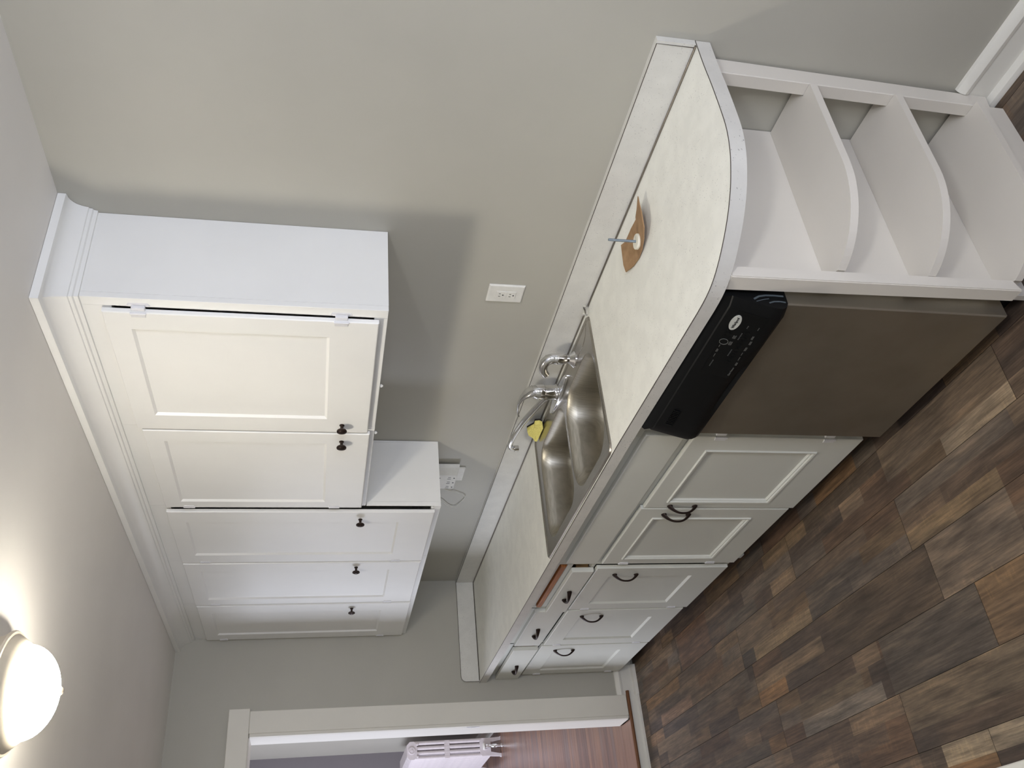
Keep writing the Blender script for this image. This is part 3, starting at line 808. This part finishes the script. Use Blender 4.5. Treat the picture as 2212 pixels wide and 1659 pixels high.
mb.lathe([(.0118, 0), (.0145, .001), (.0145, -.016), (.009, -.017), (0, -.0165)], 20, Matrix.Translation((1.769, -.0995, ZL+.096)))
mk('spout', mb, 'chrome', fa, smooth=True)
sy = thing('side_sprayer', 'short chrome side sprayer with bent head standing right of the faucet', 'sprayer', (2.418, -.090, ZL))
T = Matrix.Translation((2.418, -.090, ZL))
mb = MB(); mb.lathe([(.031, 0), (.031, .002), (.026, .007), (.017, .018), (.015, .020), (0, .020)], 28, T); mk('flange', mb, 'chrome', sy, smooth=True)
mb = MB(); mb.lathe([(.014, .0202), (.0155, .022), (.0155, .028), (.017, .030), (.0205, .045), (.0215, .062), (.0205, .074), (.019, .078), (0, .079)], 28, T); mk('handle', mb, 'chrome', sy, smooth=True)
mb = MB(); mb.tube(smooth_path([(2.418, -.090, ZL+.072), (2.416, -.091, ZL+.088), (2.406, -.096, ZL+.103), (2.388, -.104, ZL+.110), (2.368, -.113, ZL+.106), (2.354, -.120, ZL+.094)], 4), [(.0205-.0003*i, .0205-.0003*i) for i in range(21)], 18)
mk('spray_head', mb, 'chrome', sy, smooth=True)
mb = MB(); mb.tube([(2.421, -.082, ZL+.074), (2.409, -.079, ZL+.100), (2.388, -.086, ZL+.116), (2.372, -.095, ZL+.117)], [(.009, .004)]*4, 10, side=(.4, 1, 0)); mk('trigger', mb, 'chrome', sy, smooth=True)

# ------------------------------------------------------------------ small things on the counter
spg = thing('sponge', 'ragged yellow sponge with dark scrub side leaning on the sink back edge', 'sponge', (1.87, -.07, ZC+.004))
pts = [(1.925, .953), (1.938, .938), (1.936, .926), (1.918, .920), (1.885, .921), (1.860, .921), (1.830, .921), (1.808, .922), (1.803, .930), (1.822, .942), (1.832, .962), (1.856, .972), (1.880, .962), (1.900, .952)]
def spr(y0, y1): return [[(x, y0+(y1-y0)*k-(z-.92)*(-.35)-.066, z) for x, z in pts] for k in (0, 1)]
mb = MB(); mb.loft(spr(-.020, 0)); mk('foam', mb, 'sponge', spg)
mb = MB(); mb.loft(spr(.0005, .008)); mk('scrub_pad', mb, 'dark', spg)
spg.children[-1]['label'] = 'dark scrub pad'
# torn cardboard, slightly curled
mb = MB()
cpts = [(3.244, -.100), (3.240, -.128), (3.243, -.160), (3.2320, -.208), (3.200, -.222), (3.162, -.226), (3.120, -.224), (3.075, -.214), (3.030, -.200), (3.026, -.170), (3.030, -.128), (3.034, -.094), (3.058, -.102), (3.090, -.100), (3.115, -.100), (3.140, -.106), (3.168, -.116), (3.172, -.108), (3.200, -.106)]
curl = lambda x, y: ZC+.002+.020*max(0, (x-3.12)/.12)**1.5*(1 if y < -.05 else 1)+.010*max(0, (3.07-x)/.05)**1.5
n_ = len(cpts); cen = (3.135, -.165)
top = [mb.bm.verts.new((x, y, curl(x, y)+.003)) for x, y in cpts]; mid = [mb.bm.verts.new(((x+cen[0])/2, (y+cen[1])/2, curl((x+cen[0])/2, 0)+.003)) for x, y in cpts]
bot = [mb.bm.verts.new((x, y, curl(x, y))) for x, y in cpts]
ct_ = mb.bm.verts.new((cen[0], cen[1], curl(cen[0], 0)+.003)); cb_ = mb.bm.verts.new((cen[0], cen[1], curl(cen[0], 0)))
for i in range(n_):
    j = (i+1) % n_
    mb.bm.faces.new((top[i], top[j], mid[j], mid[i])); mb.bm.faces.new((mid[i], mid[j], ct_)); mb.bm.faces.new((bot[j], bot[i], cb_)); mb.bm.faces.new((bot[i], bot[j], top[j], top[i]))
tag(mk('cardboard_scrap', mb, 'card'), 'torn piece of brown cardboard lying on the counter', 'cardboard')
hc = thing('hole_cover', 'round white sink-hole cover with a bluish threaded rod, standing on the cardboard', 'cap', (3.149, -.186, ZC+.0085))
T = Matrix.Translation((3.149, -.186, ZC+.0078))
mb = MB(); mb.lathe([(.022, 0), (.0235, .001), (.0235, .007), (.0225, .0085), (.014, .009), (.012, .0085), (0, .0085)], 30, T); mk('cap', mb, 'ivory', hc, smooth=True)
mb = MB(); pr = [(.0042, .0086)]
z = .0095
while z < .090: pr += [(.0042, z), (.0036, z+.0011)]; z += .0022
pr += [(.0040, .0915), (0, .092)]
mb.lathe(pr, 14, T); mk('threaded_rod', mb, 'zinc', hc); hc.children[-1]['label'] = 'bluish zinc threaded rod'
mb = MB(); mb.tube([(2.652, -.030, ZC+.013), (2.642, -.060, ZC+.016)], .0085, 18)
tag(mk('plastic_cap', mb, 'clear', smooth=True), 'small clear plastic cap at the back right corner of the sink', 'cap')

# ------------------------------------------------------------------ on the wall
ou = thing('wall_outlet', 'white double socket plate on the bare wall above the counter', 'outlet', (2.665, -.003, 1.211))
mb = MB(); mb.rects(2.622, 2.710, 1.149, 1.273, [(0, -.0005), (0, -.003), (.003, -.0065), (.006, -.0072)]); mk('plate', mb, 'white_plastic', ou)
mb = MB(); mb.rects(2.647, 2.681, 1.176, 1.244, [(0, -.0073), (0, -.0088), (.0008, -.0095)]); ins = mk('socket_insert', mb, 'white_plastic', ou)
for zc in (1.227, 1.191):
    mb = MB().box(2.656, -.0095, zc+.0015, 2.658, -.0100, zc+.0085).box(2.669, -.0095, zc+.0020, 2.671, -.0100, zc+.0080); mk('slot', mb, 'slot', ins)
    mb = MB(); mb.lathe([(.0027, 0), (.0027, .0006), (0, .0006)], 14, Matrix.Translation((2.6635, -.0095, zc-.0065)) @ Matrix.Rotation(PI/2, 4, 'X')); mk('ground_hole', mb, 'ink', ins)
mk('test_button', MB().box(2.6495, -.0095, 1.2085, 2.663, -.0108, 1.2145, .0004), 'white_plastic', ins); mk('reset_button', MB().box(2.665, -.0095, 1.2085, 2.6785, -.0108, 1.2145, .0004), 'white_plastic', ins)
tp = thing('outlet_tap', 'white six-socket plug-in adapter on the wall under the tall cabinet', 'adapter', (1.35, -.005, 1.27))
mb = MB()
mb.loft([[(1.270, y, z) for y, z in ()] or [(1.262+a, y, 1.198+b), (1.462-a, y, 1.198+b), (1.462-a, y, 1.338-b), (1.262+a, y, 1.338-b)] for a, b, y in ((0, 0, -.010), (.002, .002, -.028), (.034, .010, -.050))])
mk('case', mb, 'white_plastic', tp)
mk('wall_plate', MB().box(1.30, -.0005, 1.165, 1.42, -.0098, 1.345, .002), 'white_plastic', tp)
for xc in (1.312, 1.356, 1.400):
    for zc in (1.232, 1.298):
        mb = MB().box(xc-.009, -.0501, zc+.000, xc-.006, -.0506, zc+.016).box(xc+.006, -.0501, zc+.001, xc+.009, -.0506, zc+.014)
        mb.lathe([(.0040, 0), (.0040, .0005), (0, .0005)], 10, Matrix.Translation((xc, -.0501, zc-.014)) @ Matrix.Rotation(PI/2, 4, 'X'))
        mk('socket_holes', mb, 'ink', tp)
cd = [(1.255, -.012, 1.330), (1.235, -.010, 1.275), (1.209, -.006, 1.238), (1.180, -.006, 1.187), (1.149, -.006, 1.140), (1.128, -.006, 1.126), (1.100, -.006, 1.127), (1.050, -.006, 1.143), (1.015, -.006, 1.165), (1.030, -.008, 1.195), (1.088, -.010, 1.236), (1.12, -.012, 1.285), (1.13, -.012, 1.330)]
mb = MB(); mb.tube(smooth_path(cd, 5), [(.0026, .0017)]*(5*(len(cd)-1)+1), 8, side=(0, 1, 0))
tag(mk('cord', mb, 'white_plastic', smooth=True), 'thin white flat cord hanging in a loop under the tall cabinet', 'cord')

# ------------------------------------------------------------------ ceiling lights
def ceiling_light(label, cx, cy, glass, k=1.0):
    t = thing('ceiling_light', label, 'ceiling light', (cx, cy, H))
    T = Matrix.Translation((cx, cy, 0)) @ Matrix.Diagonal((k, k, 1, 1))
    mb = MB(); mb.lathe([(0, H-.001), (.128, H-.001), (.132, 2.522), (.140, 2.512), (.143, 2.506), (.140, 2.501), (.134, 2.500), (.126, 2.488), (.117, 2.477), (.112, 2.475), (.108, 2.477), (.10, 2.482), (0, 2.484)], 56, T)
    mk('pan', mb, 'pan', t, smooth=True)
    prof = [(.110, 2.4765)]+[(.110*math.cos(a), 2.4755-.078*math.sin(a)) for a in [PI/2*i/12 for i in range(1, 12)]]+[(.008, 2.3978)]
    mb = MB(); mb.lathe(prof, 48, T); mk('glass_bowl', mb, glass, t, smooth=True, angle=60)
    mb = MB(); mb.lathe([(.0105, 2.3976), (.0105, 2.393), (.008, 2.389), (.004, 2.386), (0, 2.386)], 18, T); mk('finial', mb, 'pan', t, smooth=True)
ceiling_light('lit round flush ceiling light with a white glass bowl', 2.612, -1.263, 'glowA')
ceiling_light('second flush ceiling light, cooler, over the near end of the kitchen', 5.30, -1.64, 'glowB', 1.5)

# ------------------------------------------------------------------ radiator in the next room
RX0, RY0, RY1, RZ0, RZ1 = -3.80, -.285, -.125, FZ+.045, .965
ra = thing('radiator', 'old cast-iron radiator painted pale grey, seen through the doorway', 'radiator', (-4.2, -.2, FZ))
def section(end=False):
    mb = MB(); w_ = .019
    cols = [RY0+.014, RY0+.058, RY0+.102, RY0+.146]
    for c in cols: mb.tube([(0, c, RZ0+.06), (0, c, RZ1-.04)], [(w_*.86, .0185)]*2, 14, side=(1, 0, 0))
    yc = (RY0+RY1)/2
    def slab(z0, z1, r, wd):
        pts_ = [(yc-.08+r, z0), (yc+.08-r, z0), (yc+.08, z0+r), (yc+.08, z1-r), (yc+.08-r, z1), (yc-.08+r, z1), (yc-.08, z1-r), (yc-.08, z0+r)]
        mb.loft([[(xx, a, b) for a, b in pts_] for xx in (-wd, wd)])
    slab(RZ1-.095, RZ1, .028, w_); slab(RZ0+.45, RZ0+.50, .006, w_*.8); slab(RZ0+.055, RZ0+.16, .02, w_)
    if end:
        for s_ in (-1, 1):
            yy = yc+s_*.058
            mb.loft([[(-w_, yy-.02, RZ0+.09), (w_, yy-.02, RZ0+.09), (w_, yy+.02, RZ0+.09), (-w_, yy+.02, RZ0+.09)], [(-w_*.8, yy-.012+s_*.016, FZ+.012), (w_*.8, yy-.012+s_*.016, FZ+.012), (w_*.8, yy+.012+s_*.016, FZ+.012), (-w_*.8, yy+.012+s_*.016, FZ+.012)], [(-w_, yy-.016+s_*.020, FZ+.0005), (w_, yy-.016+s_*.020, FZ+.0005), (w_, yy+.016+s_*.020, FZ+.0005), (-w_, yy+.016+s_*.020, FZ+.0005)]])
        for (yy, zz, r) in ((yc, RZ1-.046, .036), (yc, RZ0+.108, .030)):
            mb.lathe([(r, 0), (r, .004), (r*.7, .007), (r*.68, .005), (r*.35, .005), (r*.30, .008), (0, .008)], 22, Matrix.Translation((w_, yy, zz)) @ Matrix.Rotation(PI/2, 4, 'Y'))
        for yy, zz in ((yc-.055, RZ1-.10), (yc+.055, RZ1-.10)): mb.lathe([(.012, 0), (.009, .004), (0, .005)], 14, Matrix.Translation((w_, yy, zz)) @ Matrix.Rotation(PI/2, 4, 'Y'))
    return mesh_of('radiator_section', mb, 'radiator', angle=40)
SE, SM = section(True), section()
for i in range(17):
    place(SE if i in (0, 16) else SM, 'radiator_section', ra, (RX0-.02-i*.046, 0, 0))
vv = MB(); yc = (RY0+RY1)/2
vv.tube([(RX0+.03, yc, FZ+.001), (RX0+.03, yc, FZ+.15)], .011, 14)
vv.lathe([(.019, .05), (.019, .085), (.014, .095), (.014, .13), (.018, .135), (.018, .155), (0, .156)], 16, Matrix.Translation((RX0+.03, yc, FZ)))
vv.lathe([(.022, 0), (.022, .004), (0, .0045)], 16, Matrix.Translation((RX0+.03, yc, FZ+.0005)))
vv.tube([(RX0+.001, yc, FZ+.12), (RX0+.03, yc, FZ+.12)], .013, 12)
mk('valve', vv, 'chrome', ra, smooth=True)
vv = MB(); vv.lathe([(.010, .157), (.032, .168), (.033, .176), (.028, .180), (0, .181)], 20, Matrix.Translation((RX0+.03, yc, FZ)))
mk('valve_handle', vv, 'white_plastic', ra, smooth=True)
